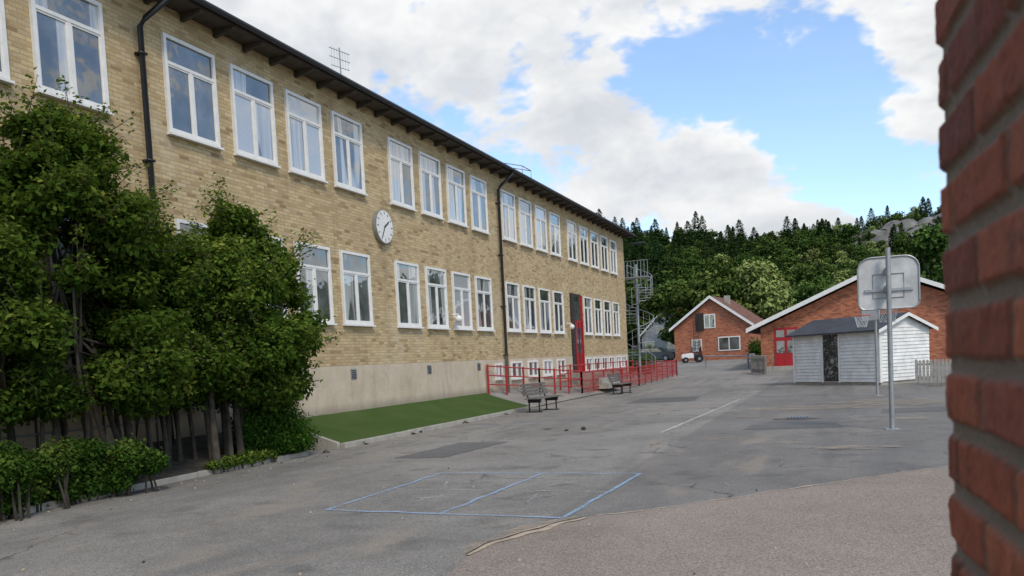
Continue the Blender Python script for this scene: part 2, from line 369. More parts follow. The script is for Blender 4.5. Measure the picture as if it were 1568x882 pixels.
for i,y in enumerate((11.86,28.75)):
    mb=MB();mb.tube([(xe+.09,y+.35,zE),(xe+.07,y+.32,zE-.15),(X+.2,y+.05,8.15),(X+.11,y,8.0),(X+.11,y,1.9),(X+.11,y,.5)],.052,M_black,10)
    for z in (7.5,5.6,3.7,1.9): mb.box(X,X+.17,y-.075,y+.075,z,z+.04,M_black)
    if i: mb.tube([(X+.11,y,1.9),(X+.11,y,.3)],.06,M_steel,10)
    mb.obj('downpipe_%d'%(i+1),school,True)
wcount=[0]
def window(y,z0,z1,w=1.38,kind=0,parent=school,x=X):
    wcount[0]+=1;mb=MB();t=.07;d0=x+.002;d1=x+.065
    mb.box(d0,d1,y,y+t,z0,z1,M_white);mb.box(d0,d1,y+w-t,y+w,z0,z1,M_white)
    mb.box(d0,d1-.002,y+t,y+w-t,z1-t,z1,M_white);mb.box(d0,d1-.002,y+t,y+w-t,z0,z0+t,M_white)
    mb.box(d0,x+.12,y-.03,y+w+.03,z0-.045,z0-.002,M_white)
    g=x+.022;yc=y+w*.5
    if kind==0:
        zt=z0+(z1-z0)*.70;mb.box(d0,d1-.008,y+t,y+w-t,zt,zt+.06,M_white);mb.box(d0,d1-.012,yc-.035,yc+.035,z0+t,zt,M_white)
        for a,b in((y+t,yc-.035),(yc+.035,y+w-t)):
            for q in((a,a+.03,z0+t,zt),(b-.03,b,z0+t,zt),(a+.03,b-.03,z0+t,z0+t+.035),(a+.03,b-.03,zt-.035,zt)): mb.box(d0,d1-.022,*q,M_white)
        panes=[(y+t,yc-.035,z0+t,zt),(yc+.035,y+w-t,z0+t,zt),(y+t,y+w-t,zt+.06,z1-t)]
    else:
        mb.box(d0,d1-.008,yc-.035,yc+.035,z0+t,z1-t,M_white);panes=[(y+t,yc-.035,z0+t,z1-t),(yc+.035,y+w-t,z0+t,z1-t)]
    nb=len(mb.f)
    for a,b,c,e in panes: mb.poly([(g,a,c),(g,b,c),(g,b,e),(g,a,e)],M_glass)
    o=mb.obj('window_%d'%wcount[0],parent)
    at=o.data.attributes.new('wr','FLOAT','FACE');r=random.random();vals=[0]*nb+[min(1,max(0,r+random.uniform(-.1,.1))) for _ in panes]
    at.data.foreach_set('value',vals)
    return o
S=[-12.5,-10.65,-8.8,-6.95,-4.1,-2.25,-.4,1.45,4.15,6.0,7.85,9.7,12.46,14.31,16.16,18.02,20.80,22.66,24.52,26.38,29.20,31.05,32.92,34.79]
random.seed(12)
for y in S: window(y,6.28,8.12);window(y,2.82,4.68)
for y in (37.35,39.30,41.25,43.2,45.12): window(y,6.28,8.12)
for y in (39.5,41.4,43.25,45.15): window(y,2.82,4.68)
for y in (29.35,31.2,33.05,34.9,39.4,40.9,42.4,43.9,45.4,46.7): window(y,1.0,1.66,1.15,1)
window(27.75,1.05,1.62,.7,1)
mb=MB();mb.box(X+.003,X+.07,37.3,38.9,1.0,4.72,M_eave);mb.box(X+.07,X+.09,37.75,38.75,1.05,3.35,M_reddark);mb.box(X+.07,X+.085,37.75,38.75,3.45,4.6,M_glass)
mb.box(X+.07,X+.10,37.75,38.75,3.352,3.448,M_reddark);mb.box(X+.09,X+.11,38.22,38.28,1.05,3.35,M_eave);mb.box(X+.09,X+.1,37.85,38.15,1.9,3.1,M_glass);mb.box(X+.09,X+.1,38.35,38.65,1.9,3.1,M_glass)
mb.box(X+.072,X+.16,38.75,38.83,1.0,4.65,M_reddark)
for k in range(3): mb.box(X+.02,X+1.2+.3*(2-k),36.9,39.3,.2+.25*k,.45+.25*k-.003,M_conc)
mb.obj('entrance_door',school)
for i,y in enumerate((24.42,36.7)):
    mb=MB();mb.ball((X+.24,y,3.12),.12,M_white,10);mb.tube([(X,y,3.28),(X+.24,y,3.28),(X+.24,y,3.22)],.02,M_white,6);mb.obj('globe_lamp_%d'%(i+1),school,True)
mb=MB()
for y in (18.2,22.45,26.2):
    mb.box(X+.013,X+.03,y,y+.26,1.42,1.68,M_steel)
    for k in range(5): mb.box(X+.03,X+.04,y+.02,y+.24,1.44+.045*k,1.46+.045*k,M_black)
mb.obj('wall_vents',school)
mb=MB();cy,cz,R=20.19,5.53,.46
ring=[(math.cos(t),math.sin(t)) for t in [i*2*math.pi/48 for i in range(48)]]
mb.prism([(X+.01,cy+R*a,cz+R*b) for a,b in ring],(.12,0,0),M_steel)
mb.prism([(X+.131,cy+(R-.02)*a,cz+(R-.02)*b) for a,b in ring],(.004,0,0),M_white)
for k in range(12):
    a=k*math.pi/6;Mx=Matrix.Translation((X+.136,cy,cz))@Matrix.Rotation(a,4,'X');mb.box(0,.004,-.012,.012,R-.13,R-.05,M_black,Mx)
for a,l,w in((rad(150),.36,.014),(rad(215+90),.26,.02)):
    Mx=Matrix.Translation((X+.142,cy,cz))@Matrix.Rotation(a,4,'X');mb.box(0,.006,-w,w,-.06,l,M_black,Mx)
mb.obj('wall_clock',school)
mb=MB();mb.tube([(-14,22.5,9.3),(-14,22.5,11.55)],.022,M_steel)
for z,L in((11.45,.42),(11.2,.42),(10.95,.35)):
    mb.tube([(-14.1,22.5-L,z),(-13.9,22.5+L,z)],.010,M_steel,6)
for k in range(-3,4): mb.tube([(-14+.02*k,22.5+.12*k,10.95),(-14+.02*k,22.5+.12*k,11.5)],.005,M_steel,5)
mb.obj('tv_antenna',school)
mb=MB()
for y in (30.6,31.6): mb.tube([(xe-.1,y,8.8),(xe-.1,y,9.2),(xe-1,y,9.45),(xe-1,y,9.0)],.018,M_steel,6)
mb.tube([(xe-.1,30.6,9.2),(xe-.1,31.6,9.2)],.018,M_steel,6);mb.obj('roof_guard_rail',school)
mb=MB();cx,cyy=-11.35,50.4
mb.tube([(cx,cyy,.1),(cx,cyy,7.2)],.08,M_steel)
prev=None
for k in range(34):
    a=k*rad(26);z=.4+k*.18;c,s=math.cos(a),math.sin(a);c2,s2=math.cos(a+.45),math.sin(a+.45)
    mb.prism([(cx,cyy,z),(cx+c*.95,cyy+s*.95,z),(cx+c2*.95,cyy+s2*.95,z)],(0,0,.03),M_steel)
    p=(cx+c*.97,cyy+s*.97,z+.95);mb.tube([(p[0],p[1],z),p],.014,M_steel,5)
    q=(cx+c2*.97,cyy+s2*.97,z+1.0);mb.tube([(q[0],q[1],z),q],.012,M_steel,5)
    if prev: mb.tube([prev,p],.02,M_steel,5);mb.tube([(prev[0],prev[1],prev[2]-.45),(p[0],p[1],p[2]-.45)],.012,M_steel,5)
    prev=p
mb.box(-12.6,-10.4,49.3,50.2,6.3,6.36,M_steel);mb.box(-11.5,-10.5,49.12,49.7,8.3,8.36,M_roof)
for k in range(12): mb.tube([(-12.6+k*.2,49.3,6.3),(-12.6+k*.2,49.3,7.3)],.012,M_steel,5)
mb.tube([(-12.6,49.3,7.3),(-10.4,49.3,7.3)],.02,M_steel,5)
mb.obj('spiral_fire_escape',school)
# ---------------------------------------------------------------- red fence
fen=empty('red_fence')
def fenceline(nm,pts,h=1.0,sp=1.4,slats=True):
    mb=MB()
    for a,b in zip(pts,pts[1:]):
        a=Vector(a);b=Vector(b);L=(b-a).length;n=max(1,round(L/sp))
        for i in range(n+1):
            p=a+(b-a)*i/n;mb.box(p.x-.03,p.x+.03,p.y-.03,p.y+.03,p.z-.1,p.z+h,M_red)
        for hh in (h-.05,h*.62,h*.30):
            q=Vector((0,0,hh));mb.tube([a+q,b+q],.026,M_red,6)
        if slats:
            m=int(L/.14)
            for i in range(m):
                p=a+(b-a)*(i+.5)/m;mb.tube([p+Vector((0,0,.08)),p+Vector((0,0,h-.05))],.010,M_red,5)
    mb.obj(nm,fen)
fenceline('front_panels',[(-11.5,26.9,.60),(-10.9,30.6,.36),(-10.35,34.5,.14)],1.0,1.3,False)
fenceline('yard_panels',[(-10.35,34.5,.02),(-10.0,44,.02),(-9.75,54,.2)],1.05,1.5)
fenceline('ramp_panels',[(-11.0,33.5,.40),(-11.0,47,.40)],1.0,1.5,False)
fenceline('end_panels',[(-9.75,54,.2),(-12.5,54.6,.2)],1.05,1.3)
# ---------------------------------------------------------------- benches
def bench(x,y,ang):
    e=empty('park_bench');M=place(x,y,0,ang)
    mb=MB()
    for k in range(5): mb.box(-.22+k*.095,-.22+k*.095+.075,-.85,.85,.43,.465,M_chair,M)
    mb.obj('seat',e)
    mb=MB()
    for k in range(4):
        z=.54+k*.10;xx=-.27-k*.03;mb.box(xx-.015,xx+.015,-.85,.85,z,z+.075,M_chair,M)
    mb.obj('backrest',e)
    for i,yy in enumerate((-.6,.6)):
        mb=MB();mb.tube([(.16,yy,0),(.16,yy,.42)],.025,M_black,8,M);mb.tube([(-.2,yy,0),(-.2,yy,.42),(-.30,yy,.6),(-.39,yy,.93)],.025,M_black,8,M);mb.tube([(-.22,yy,.415),(.24,yy,.415)],.022,M_black,8,M)
        mb.box(-.3,.25,yy-.035,yy+.035,-.002,.03,M_black,M);mb.box(-.24,.22,yy-.02,yy+.02,.31,.42,M_black,M);mb.obj('leg_%d'%(i+1),e)
bench(-8.95,25.4,rad(-8));bench(-8.9,35.8,rad(-5))
# ---------------------------------------------------------------- basketball hoops
def rrect(w,h,r,cut,n=6):
    pts=[]
    for sx,sy,a0 in((1,1,0),(-1,1,90),(-1,-1,180),(1,-1,270)):
        rr=r if sy>0 else r*.55
        for k in range(n+1):
            a=rad(a0+90*k/n);pts.append((sx*(w/2-rr)+rr*math.cos(a),sy*(h/2-rr)+rr*math.sin(a)))
    return pts
def net(mb,c,r0,r1,L,m,M=None):
    n=10
    for k in range(n):
        for s in(1,-1):
            pts=[]
            for j in range(5):
                t=j/4;a=2*math.pi*(k+s*j*.5)/n;r=r0+(r1-r0)*t;pts.append((c[0]+r*math.cos(a),c[1]+r*math.sin(a),c[2]-L*t))
            mb.tube(pts,.005,m,4,M)
def ringt(mb,c,r,rr,m,M=None):
    mb.tube([(c[0]+r*math.cos(t),c[1]+r*math.sin(t),c[2]) for t in [i*2*math.pi/24 for i in range(25)]],rr,m,6,M)
M_board=simple('worn_backboard',(.50,.50,.48),.7,var=.28,scale=2.2,bump=.15)
e=empty('basketball_hoop');M=place(.92,17.2,0,rad(4))
mb=MB();mb.tube([(0,0,0),(0,0,3.42)],.045,M_steel,12,M);mb.box(-.12,.12,-.12,.12,0,.015,M_steel,M);mb.obj('pole',e)
mb=MB();P=rrect(1.07,.98,.24,0)
mb.prism([(a+.02,.20,2.78+b) for a,b in P],(0,.03,0),M_board,M)
mb.obj('backboard',e)
mb=MB()
mb.tube([(a+.02,.19,2.78+b) for a,b in P+[P[0]]],.016,M_steel,6,M)
mb.tube([(-.25,.19,2.5),(.29,.19,2.5),(.29,.19,2.95),(-.25,.19,2.95),(-.25,.19,2.5)],.008,M_steel,6,M)
mb.box(-.05,.05,.0,.19,2.6,2.72,M_steel,M);mb.box(-.05,.05,.0,.19,2.95,3.05,M_steel,M);mb.box(-.4,.45,.165,.198,2.62,2.67,M_steel,M)
mb.obj('board_frame',e)
mb=MB();ringt(mb,(.02,.46,2.42),.225,.011,M_orange,M);net(mb,(.02,.46,2.42),.22,.13,.38,M_net,M);mb.box(-.06,.10,.231,.26,2.38,2.5,M_orange,M);mb.obj('rim_and_net',e)
e=empty('basketball_hoop');M=place(1.12,28.3,0,rad(-62))
mb=MB();mb.tube([(0,0,0),(0,0,2.55)],.04,M_steel,12,M);mb.box(-.12,.12,-.12,.12,0,.015,M_steel,M);mb.tube([(0,0,2.5),(0,-.13,2.7)],.03,M_steel,8,M);mb.obj('pole',e)
mb=MB();Q=rrect(1.0,.8,.15,0);mb.prism([(a,-.18,2.75+b) for a,b in Q],(0,.03,0),M_whiteold,M);mb.tube([(a,-.19,2.75+b) for a,b in Q+[Q[0]]],.015,M_steel,6,M);mb.obj('backboard',e)
mb=MB();ringt(mb,(0,-.45,2.52),.22,.014,M_orange,M);net(mb,(0,-.45,2.52),.22,.13,.36,M_net,M);mb.obj('rim_and_net',e)
# ---------------------------------------------------------------- shed
e=empty('garden_shed');C=Vector((1.5,35.2,0));u=Vector((-.72,.69,0)).normalized();v=Vector((.69,.72,0)).normalized();L,Wd=4.55,2.75
Ms=Matrix(((u.x,v.x,0,C.x),(u.y,v.y,0,C.y),(0,0,1,0),(0,0,0,1)))
mb=MB()
mb.box(0.0,L,0,Wd,.12,2.16,M_whiteold,Ms)
mb.prism([(0.001,0,2.162),(0.001,Wd,2.162),(0.001,Wd/2,2.72)],(L-.002,0,0),M_whiteold,Ms)
for k in range(15):
    z=.14+k*.138
    mb.prism([(0,-.004,z),(0,-.034,z),(0,-.008,z+.130),(0,-.004,z+.130)],(1.98,0,0),M_whiteold,Ms)
    mb.prism([(2.9,-.004,z),(2.9,-.034,z),(2.9,-.008,z+.130),(2.9,-.004,z+.130)],(L-2.9,0,0),M_whiteold,Ms)
    mb.prism([(-.004,0,z),(-.034,0,z),(-.008,0,z+.130),(-.004,0,z+.130)],(0,Wd,0),M_whiteold,Ms)
for k in range(4):
    z=2.21+k*.138;hw=(Wd/2)*(1-(z+.1-2.16)/.56)
    if hw>0: mb.prism([(-.004,Wd/2-hw,z),(-.028,Wd/2-hw,z),(-.008,Wd/2-hw,z+.134),(-.004,Wd/2-hw,z+.134)],(0,2*hw,0),M_whiteold,Ms)
for q in((-.05,.08,-.05,-.035),(L-.08,L+.03,-.05,-.035),(-.05,-.036,-.028,.08),(1.95,2.03,-.05,-.035),(2.85,2.93,-.05,-.035)): mb.box(*q,.1,2.2,M_white,Ms)
mb.box(.02,L-.02,.03,Wd-.03,0,.119,M_conc,Ms)
mb.obj('walls',e)
M_door=simple('dark_mural_door',(.05,.05,.045),.7,var=.0,bump=0)
N=NT(M_door.node_tree);b=M_door.node_tree.nodes['Principled BSDF'];N.put(b.inputs['Base Color'],N.ramp(N.noise(N.obj(),5,5,.7,1.5),[(.42,(.022,.022,.02)),(.55,(.06,.06,.05)),(.66,(.45,.42,.36))]))
mb=MB();mb.box(2.04,2.84,-.035,-.01,.16,2.08,M_door,Ms);mb.box(2.1,2.14,-.06,-.036,1.0,1.14,M_steel,Ms);mb.obj('door',e)
mb=MB()
o_=.22
mb.prism([(-o_,-o_-.05,2.10),(-o_,-o_-.05,2.16),(-o_,Wd/2,2.80),(-o_,Wd/2,2.74)],(L+2*o_,0,0),M_roof,Ms)
mb.prism([(-o_,Wd+o_+.05,2.10),(-o_,Wd+o_+.05,2.16),(-o_,Wd/2+.001,2.80),(-o_,Wd/2+.001,2.74)],(L+2*o_,0,0),M_roof,Ms)
mb.prism([(-o_-.025,-o_-.05,2.02),(-o_-.025,-o_-.05,2.15),(-o_-.025,Wd/2,2.79),(-o_-.025,Wd/2,2.66)],(.022,0,0),M_white,Ms)
mb.prism([(-o_-.025,Wd+o_+.05,2.02),(-o_-.025,Wd+o_+.05,2.15),(-o_-.025,Wd/2+.001,2.79),(-o_-.025,Wd/2+.001,2.66)],(.022,0,0),M_white,Ms)
mb.obj('roof',e)
# ---------------------------------------------------------------- gabled brick building
e=empty('brick_gable_building');yb=57.0;g0=terr(0,57)-.1
mb=MB();xl,xr2,xp,zp=-4.7,9.7,2.5,6.1
ze=zp-(xp-xl)*.43
mb.prism([(xl,yb,g0),(xr2,yb,g0),(xr2,yb,ze),(xp,yb,zp),(xl,yb,ze)],(0,16,0),RB);mb.obj('brick_walls',e)
mb=MB()
for s,xx in((-1,-5.55),(1,10.55)):
    z2=6.32-.43*8.05
    mb.prism([(xx,yb-.7,z2),(xx,yb-.7,z2+.12),(xp+s*.002,yb-.7,6.44),(xp+s*.002,yb-.7,6.32)],(0,17.4,0),M_darkroof)
    mb.prism([(xx,yb-.75,z2-.12),(xx,yb-.75,z2+.16),(xp+s*.002,yb-.75,6.48),(xp+s*.002,yb-.75,6.20)],(0,.045,0),M_white)
    mb.prism([(xx,yb-.70,z2-.03),(xx,yb-.70,z2-.003),(xp+s*.002,yb-.70,6.317),(xp+s*.002,yb-.70,6.29)],(0,.70,0),M_white)
    mb.box(min(xx,xx-s*.03)+s*.03,max(xx,xx-s*.03)+s*.03,yb-.7,yb+16,z2-.1,z2+.15,M_white)
mb.obj('roof',e)
mb=MB();mb.box(-3.85,-2.4,yb-.05,yb-.003,g0+.2,2.95,M_reddark)
for a in(-3.72,-3.05): mb.box(a,a+.5,yb-.07,yb-.052,1.3,2.1,M_glass);mb.box(a,a+.5,yb-.07,yb-.052,2.35,2.8,M_glass)
mb.box(-3.14,-3.10,yb-.08,yb-.052,g0+.2,2.95,M_red)
mb.box(-4.4,-1.9,yb-1.5,yb-.055,g0,g0+.3,M_conc)
for x in (-4.4,-3.9): mb.tube([(x,yb-1.5,g0),(x,yb-1.5,1.2),(x,yb-.1,1.2)],.03,M_steel,6)
mb.obj('red_entrance_door',e)
def picket(name,a,b,h,sp,w,mat,cap=None):
    mb=MB();a=Vector(a);b=Vector(b);L=(b-a).length;ang=math.atan2(b.y-a.y,b.x-a.x);n=int(L/sp)
    for i in range(n+1):
        p=a+(b-a)*i/n;Mx=place(p.x,p.y,p.z,ang);hh=h*(1+.02*random.uniform(-1,1));mb.prism([(-w/2,0,.05),(w/2,0,.05),(w/2,0,hh-.04),(0,0,hh),(-w/2,0,hh-.04)],(0,.02,0),mat,Mx)
    Mx=place(a.x,a.y,a.z,ang)
    for z in(.22,h*.75): mb.box(0,L,.022,.06,z,z+.08,mat,Mx)
    for i in range(int(L/1.8)+2):
        q=min(L,i*1.8);mb.box(q-.04,q+.04,.062,.14,0,h*.95,mat,Mx)
    return mb.obj(name)
M_pick=simple('picket_paint',(.38,.355,.31),.8,var=.2)
picket('picket_fence',(2.75,34.9,0),(8.5,33.2,0),.95,.13,.09,M_pick)
picket('picket_fence',(-5.0,53,.17),(-4.0,50.2,.11),1.15,.12,.07,M_wood)
mb=MB();
for k in range(8): mb.box(3+k*.75,3+k*.75+.73,32.9-k*.2,33.05-k*.2,0,.13,M_wood)
mb.obj('sandbox_edging')
mb=MB();zb=terr(0,62);mb.tube([(-5.9,60.5,zb),(-5.9,60.5,zb+1.0)],.07,M_steel);mb.tube([(-5.9,60.5,zb+.85),(-9.2,63,zb+.95)],.045,M_steel);mb.tube([(-9.2,63,zb),(-9.2,63,zb+.95)],.05,M_steel);mb.box(-5.8,-5.4,60.3,60.7,zb+.7,zb+1.0,M_whiteold);mb.obj('boom_barrier')
# ---------------------------------------------------------------- houses
def house(name,x0,x1,yf,depth,zb,zw,zp,wall,roofm,ang=0,over=.4):
    e=empty(name);cx=(x0+x1)/2;hw=(x1-x0)/2;Mh=place(cx,yf,zb,ang)
    s=(zp-zw)/hw
    mb=MB();mb.prism([(-hw,0,-.3),(hw,0,-.3),(hw,0,zw),(0,0,zp),(-hw,0,zw)],(0,depth,0),wall,Mh);mb.obj('walls',e)
    mb=MB()
    for q in(-1,1):
        ex=q*(hw+over);ez=zw-s*over+.12
        mb.prism([(ex,-over,ez),(ex,-over,ez+.14),(q*.002,-over,zp+.26),(q*.002,-over,zp+.12)],(0,depth+2*over,0),roofm,Mh)
        mb.prism([(ex,-over-.05,ez-.12),(ex,-over-.05,ez+.16),(q*.002,-over-.05,zp+.28),(q*.002,-over-.05,zp)],(0,.045,0),M_white,Mh)
    mb.obj('roof',e)
    return e,Mh
def hwin(mb,M,x,z,w,h):
    mb.box(x,x+w,-.07,-.003,z,z+h,M_white,M);mb.box(x+.1,x+w/2-.05,-.085,-.072,z+.1,z+h-.1,M_glass,M);mb.box(x+w/2+.05,x+w-.1,-.085,-.072,z+.1,z+h-.1,M_glass,M)
zb=terr(0,82)
e,Mh=house('brick_house',-15.0,-7.6,82,9,zb,3.25,5.95,RB,M_tile,rad(-6))
mb=MB();hwin(mb,Mh,-.7,3.1,1.1,1.35);hwin(mb,Mh,.6,.85,2.1,1.35);hwin(mb,Mh,-2.0,.9,1.0,1.2);mb.obj('windows',e)
mb=MB();mb.box(-1.5,-.75,-.12,-.003,2.9,4.6,M_eave,Mh)
for x in(-1.7,-1.2): mb.tube([(x,-.3,0),(x,-.3,4.2)],.025,M_black,5,Mh)
for k in range(13): mb.tube([(-1.7,-.3,.3+k*.3),(-1.2,-.3,.3+k*.3)],.018,M_black,5,Mh)
mb.obj('fire_ladder',e)
mb=MB();mb.box(.6,1.1,3,3.5,5,6.3,M_conc,Mh);mb.obj('chimney',e)
GW=simple('pale_grey_cladding',(.36,.36,.35),.7);zb2=terr(0,105)
e,Mh=house('grey_house',-25.0,-19.2,112,8,zb2,2.9,5.6,GW,M_darkroof,rad(-12))
mb=MB();hwin(mb,Mh,-.8,3.0,1.4,1.2);hwin(mb,Mh,-2.4,.9,1.4,1.3);hwin(mb,Mh,.8,.9,1.4,1.3);mb.obj('windows',e)
mb=MB();mb.box(1.0,1.7,3,3.7,4.3,7.2,M_orange,Mh);mb.obj('chimney',e)
e=empty('garden_tractor');M=place(-12.6,77.5,terr(0,77.5),rad(15),.95)
mb=MB();mb.prism([(-.9,-.42,.45),(.2,-.42,.45),(.2,-.42,.95),(-.8,-.42,.88),(-.95,-.42,.7)],(0,.84,0),M_whiteold,M);mb.prism([(.2,-.45,.4),(1.0,-.45,.4),(1.0,-.45,.85),(.2,-.45,.75)],(0,.9,0),M_black,M);mb.obj('body',e)
mb=MB()
for x in(.15,.95):
    for y in(-.42,.42): mb.tube([(x,y,.8),(x-.05,y,1.5)],.03,M_black,6,M)
mb.box(.0,1.05,-.5,.5,1.5,1.56,M_steel,M);mb.box(.9,.94,-.4,.4,.9,1.45,M_red,M);mb.box(.4,.8,-.25,.25,.85,.95,M_black,M);mb.box(.75,.82,-.25,.25,.95,1.3,M_black,M);mb.obj('cab',e)
mb=MB()
for x,r in((-.6,.28),(.7,.36)):
    for y in(-.62,.42): mb.tube([(x,y,r),(x,y+.2,r)],r,M_rubber,16,M);mb.tube([(x,y-.01,r),(x,y+.21,r)],r*.35,M_steel,12,M)
mb.obj('wheels',e)
e=empty('parked_car');M=place(-17.6,86,terr(0,86),rad(-8),1.0)
prof=[(-2.1,.30),(2.1,.30),(2.15,.65),(1.9,.88),(1.0,.95),(-1.95,.98),(-2.12,.8)];cab=[(1.0,.952),(.45,1.42),(-1.2,1.45),(-1.85,.982)]
mb=MB();mb.prism([(a,-.85,b) for a,b in prof],(0,1.7,0),M_car,M);mb.prism([(a*1.0,-.72,b) for a,b in cab],(0,1.44,0),M_car,M);mb.obj('body',e,bevel=.05)
mb=MB()
for y in(-.735,.722): mb.prism([(.85,y,.98),(.4,y,1.36),(-.35,y,1.38),(-.35,y,.98)],(0,.012,0),M_glass,M);mb.prism([(-.45,y,.98),(-.45,y,1.38),(-1.15,y,1.38),(-1.65,y,1.0)],(0,.012,0),M_glass,M)
mb.obj('windows',e);mb=MB()
for x in(-1.3,1.3):
    for y in(-.88,.70): mb.tube([(x,y,.32),(x,y+.18,.32)],.32,M_rubber,18,M);mb.tube([(x,y-.01,.32),(x,y+.19,.32)],.19,M_steel,12,M)
mb.obj('wheels',e)
# ---------------------------------------------------------------- foliage
def leafmesh(name,pos,nrm,size,vals,mat,aspect=.55,extra=None):
    n=len(pos)
    up=rng.normal(size=(n,3));t=np.cross(nrm,up);t/=np.linalg.norm(t,axis=1)[:,None]+1e-9;b=np.cross(nrm,t)
    s=size[:,None]
    V=np.empty((n,4,3));V[:,0]=pos-t*s;V[:,1]=pos+b*s*aspect+nrm*s*.15;V[:,2]=pos+t*s;V[:,3]=pos-b*s*aspect+nrm*s*.15
    me=bpy.data.meshes.new(name);me.vertices.add(n*4);me.vertices.foreach_set('co',V.ravel())
    me.loops.add(n*4);me.loops.foreach_set('vertex_index',np.arange(n*4,dtype=np.int32))
    me.polygons.add(n);me.polygons.foreach_set('loop_start',np.arange(0,n*4,4,dtype=np.int32))
    try: me.polygons.foreach_set('loop_total',np.full(n,4,dtype=np.int32))
    except Exception: pass
    me.materials.append(mat);me.update(calc_edges=True)
    a=me.attributes.new('v','FLOAT','FACE');a.data.foreach_set('value',np.clip(vals,0,1).astype(np.float32))
    return me
def blobs_leaves(blobs,n,size,upb=.5,shell=.5,sj=.35):
    w=np.array([b[1][0]*b[1][1]+b[1][2]*b[1][0] for b in blobs]);idx=rng.choice(len(blobs),n,p=w/w.sum())
    C=np.array([b[0] for b in blobs])[idx];R=np.array([b[1] for b in blobs])[idx];BV=np.array([b[2] if len(b)>2 else 0 for b in blobs])[idx]
    d=rng.normal(size=(n,3));d/=np.linalg.norm(d,axis=1)[:,None]
    r=shell+(1-shell)*rng.random(n)**.7;r*=1+.12*rng.normal(size=n)
    pos=C+d*R*r[:,None]
    nr=d*.6+np.array([0,0,upb])+rng.normal(size=(n,3))*.55;nr/=np.linalg.norm(nr,axis=1)[:,None]
    s=size*(1+sj*rng.normal(size=n)).clip(.4,1.8)
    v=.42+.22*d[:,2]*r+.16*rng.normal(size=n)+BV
    return pos,nr,s,v
def link(name,me,parent=None):
    o=bpy.data.objects.new(name,me);sc.collection.objects.link(o);o.parent=parent;return o
def bigtree(cx,cy,zt,rx,ry,nb,nl,seed,zlow=1.25,z0=.35,stems=6,xmin=-11.5,lean=0):
    random.seed(seed);e=empty('hornbeam_tree')
    blobs=[];mb=MB()
    for k in range(nb):
        t=random.random()**1.0;z=zlow+(zt-zlow-.45)*t
        prof=(1-t**2.2)**.6*(.78+.22*min(1,t*4))
        a=random.uniform(0,2*math.pi);rr=math.sqrt(random.uniform(.12,1.0))*prof
        p=(cx+rx*rr*math.cos(a)+lean*t,cy+ry*rr*math.sin(a),z)
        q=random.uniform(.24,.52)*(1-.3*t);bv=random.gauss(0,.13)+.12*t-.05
        blobs.append((p,(q*1.1,q*1.1,q*.78),bv))
    ps,ns,ss,vs=blobs_leaves(blobs,nl,.046,.65,.15)
    P=[];NN=[];tips=[]
    for k in range(int(nb*1.5)):
        b=random.choice(blobs);c=Vector(b[0]);out=Vector((c.x-cx,c.y-cy,0)).normalized()*random.uniform(.2,1)+Vector((random.uniform(-.4,.4),random.uniform(-.4,.4),random.uniform(.0,1.0)))
        out.normalize();L=random.uniform(.4,.85)
        tips.append((c,c+out*L))
        for j in range(32):
            t=.25+.75*j/32;P.append(c+out*L*t+Vector([random.gauss(0,.06) for _ in range(3)]));NN.append(Vector((random.gauss(0,.7),random.gauss(0,.7),1)).normalized())
    P=np.array(P);NN=np.array(NN)
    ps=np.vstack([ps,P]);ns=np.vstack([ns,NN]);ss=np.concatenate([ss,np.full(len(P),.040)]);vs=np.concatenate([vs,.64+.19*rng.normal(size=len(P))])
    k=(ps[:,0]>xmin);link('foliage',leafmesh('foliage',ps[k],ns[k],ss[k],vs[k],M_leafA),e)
    for a,b in tips:
        if a.x>xmin+.1 and b.x>xmin: mb.tube([a,b],[.008,.003],M_bark,4)
    for s in range(stems):
        bx=cx+random.uniform(-.25,.3);by=cy+ry*.6*(s/(max(1,stems-1))*2-1)+random.uniform(-.1,.1)
        tgt=random.sample(blobs,2)
        p0=Vector((bx,by,z0-.2));h=random.uniform(1.6,2.1);p1=p0+Vector((random.uniform(-.25,.1),random.uniform(-.25,.25),h))
        mid=(p0+p1)/2+Vector((random.uniform(-.06,.06),random.uniform(-.08,.08),0));r=random.uniform(.035,.07)
        mb.tube([p0,mid,p1],[r,r*.85,r*.7],M_bark,8)
        for tb in tgt:
            q=Vector(tb[0]);q.x=min(q.x,cx+.2);m2=(p1+q)/2+Vector((-.1,0,.15))
            mb.tube([p1,m2,q],[r*.55,r*.35,.008],M_bark,6)
    mb.obj('trunks_and_limbs',e,True)
bigtree(-10.35,8.9,6.0,1.2,1.85,140,66000,3,stems=12,zlow=1.4)
bigtree(-10.15,12.4,5.0,1.25,1.75,130,62000,5,stems=11,z0=.3,zlow=1.35)
bigtree(-10.4,5.4,5.3,1.1,1.8,60,18000,8,stems=5)
bigtree(-10.6,10.7,4.5,.95,1.2,80,34000,15,stems=6,zlow=1.4)
def bush(name,blobs,n,size,mat,stem=None):
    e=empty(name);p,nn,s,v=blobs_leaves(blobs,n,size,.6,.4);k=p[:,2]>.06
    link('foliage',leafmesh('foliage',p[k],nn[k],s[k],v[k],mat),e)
    mb=MB()
    for b in blobs:
        c=b[0];
        for _ in range(3): mb.tube([(c[0]+random.uniform(-.1,.1),c[1]+random.uniform(-.1,.1),0.0),(c[0]+random.uniform(-.5,.5)*b[1][0],c[1]+random.uniform(-.5,.5)*b[1][1],c[2]+b[1][2]*.6)],[.02,.006],M_bark,5)
    mb.obj('stems',e)
random.seed(5)
bl=[((-9.78+random.uniform(-.3,.3),7.0+.13*i+random.uniform(-.1,.1),.38+random.uniform(-.15,.32)),(random.uniform(.18,.34),random.uniform(.18,.34),random.uniform(.15,.3)),random.gauss(0,.13)) for i in range(19)]
bush('low_hedge_bush',bl,26000,.027,M_leafH)
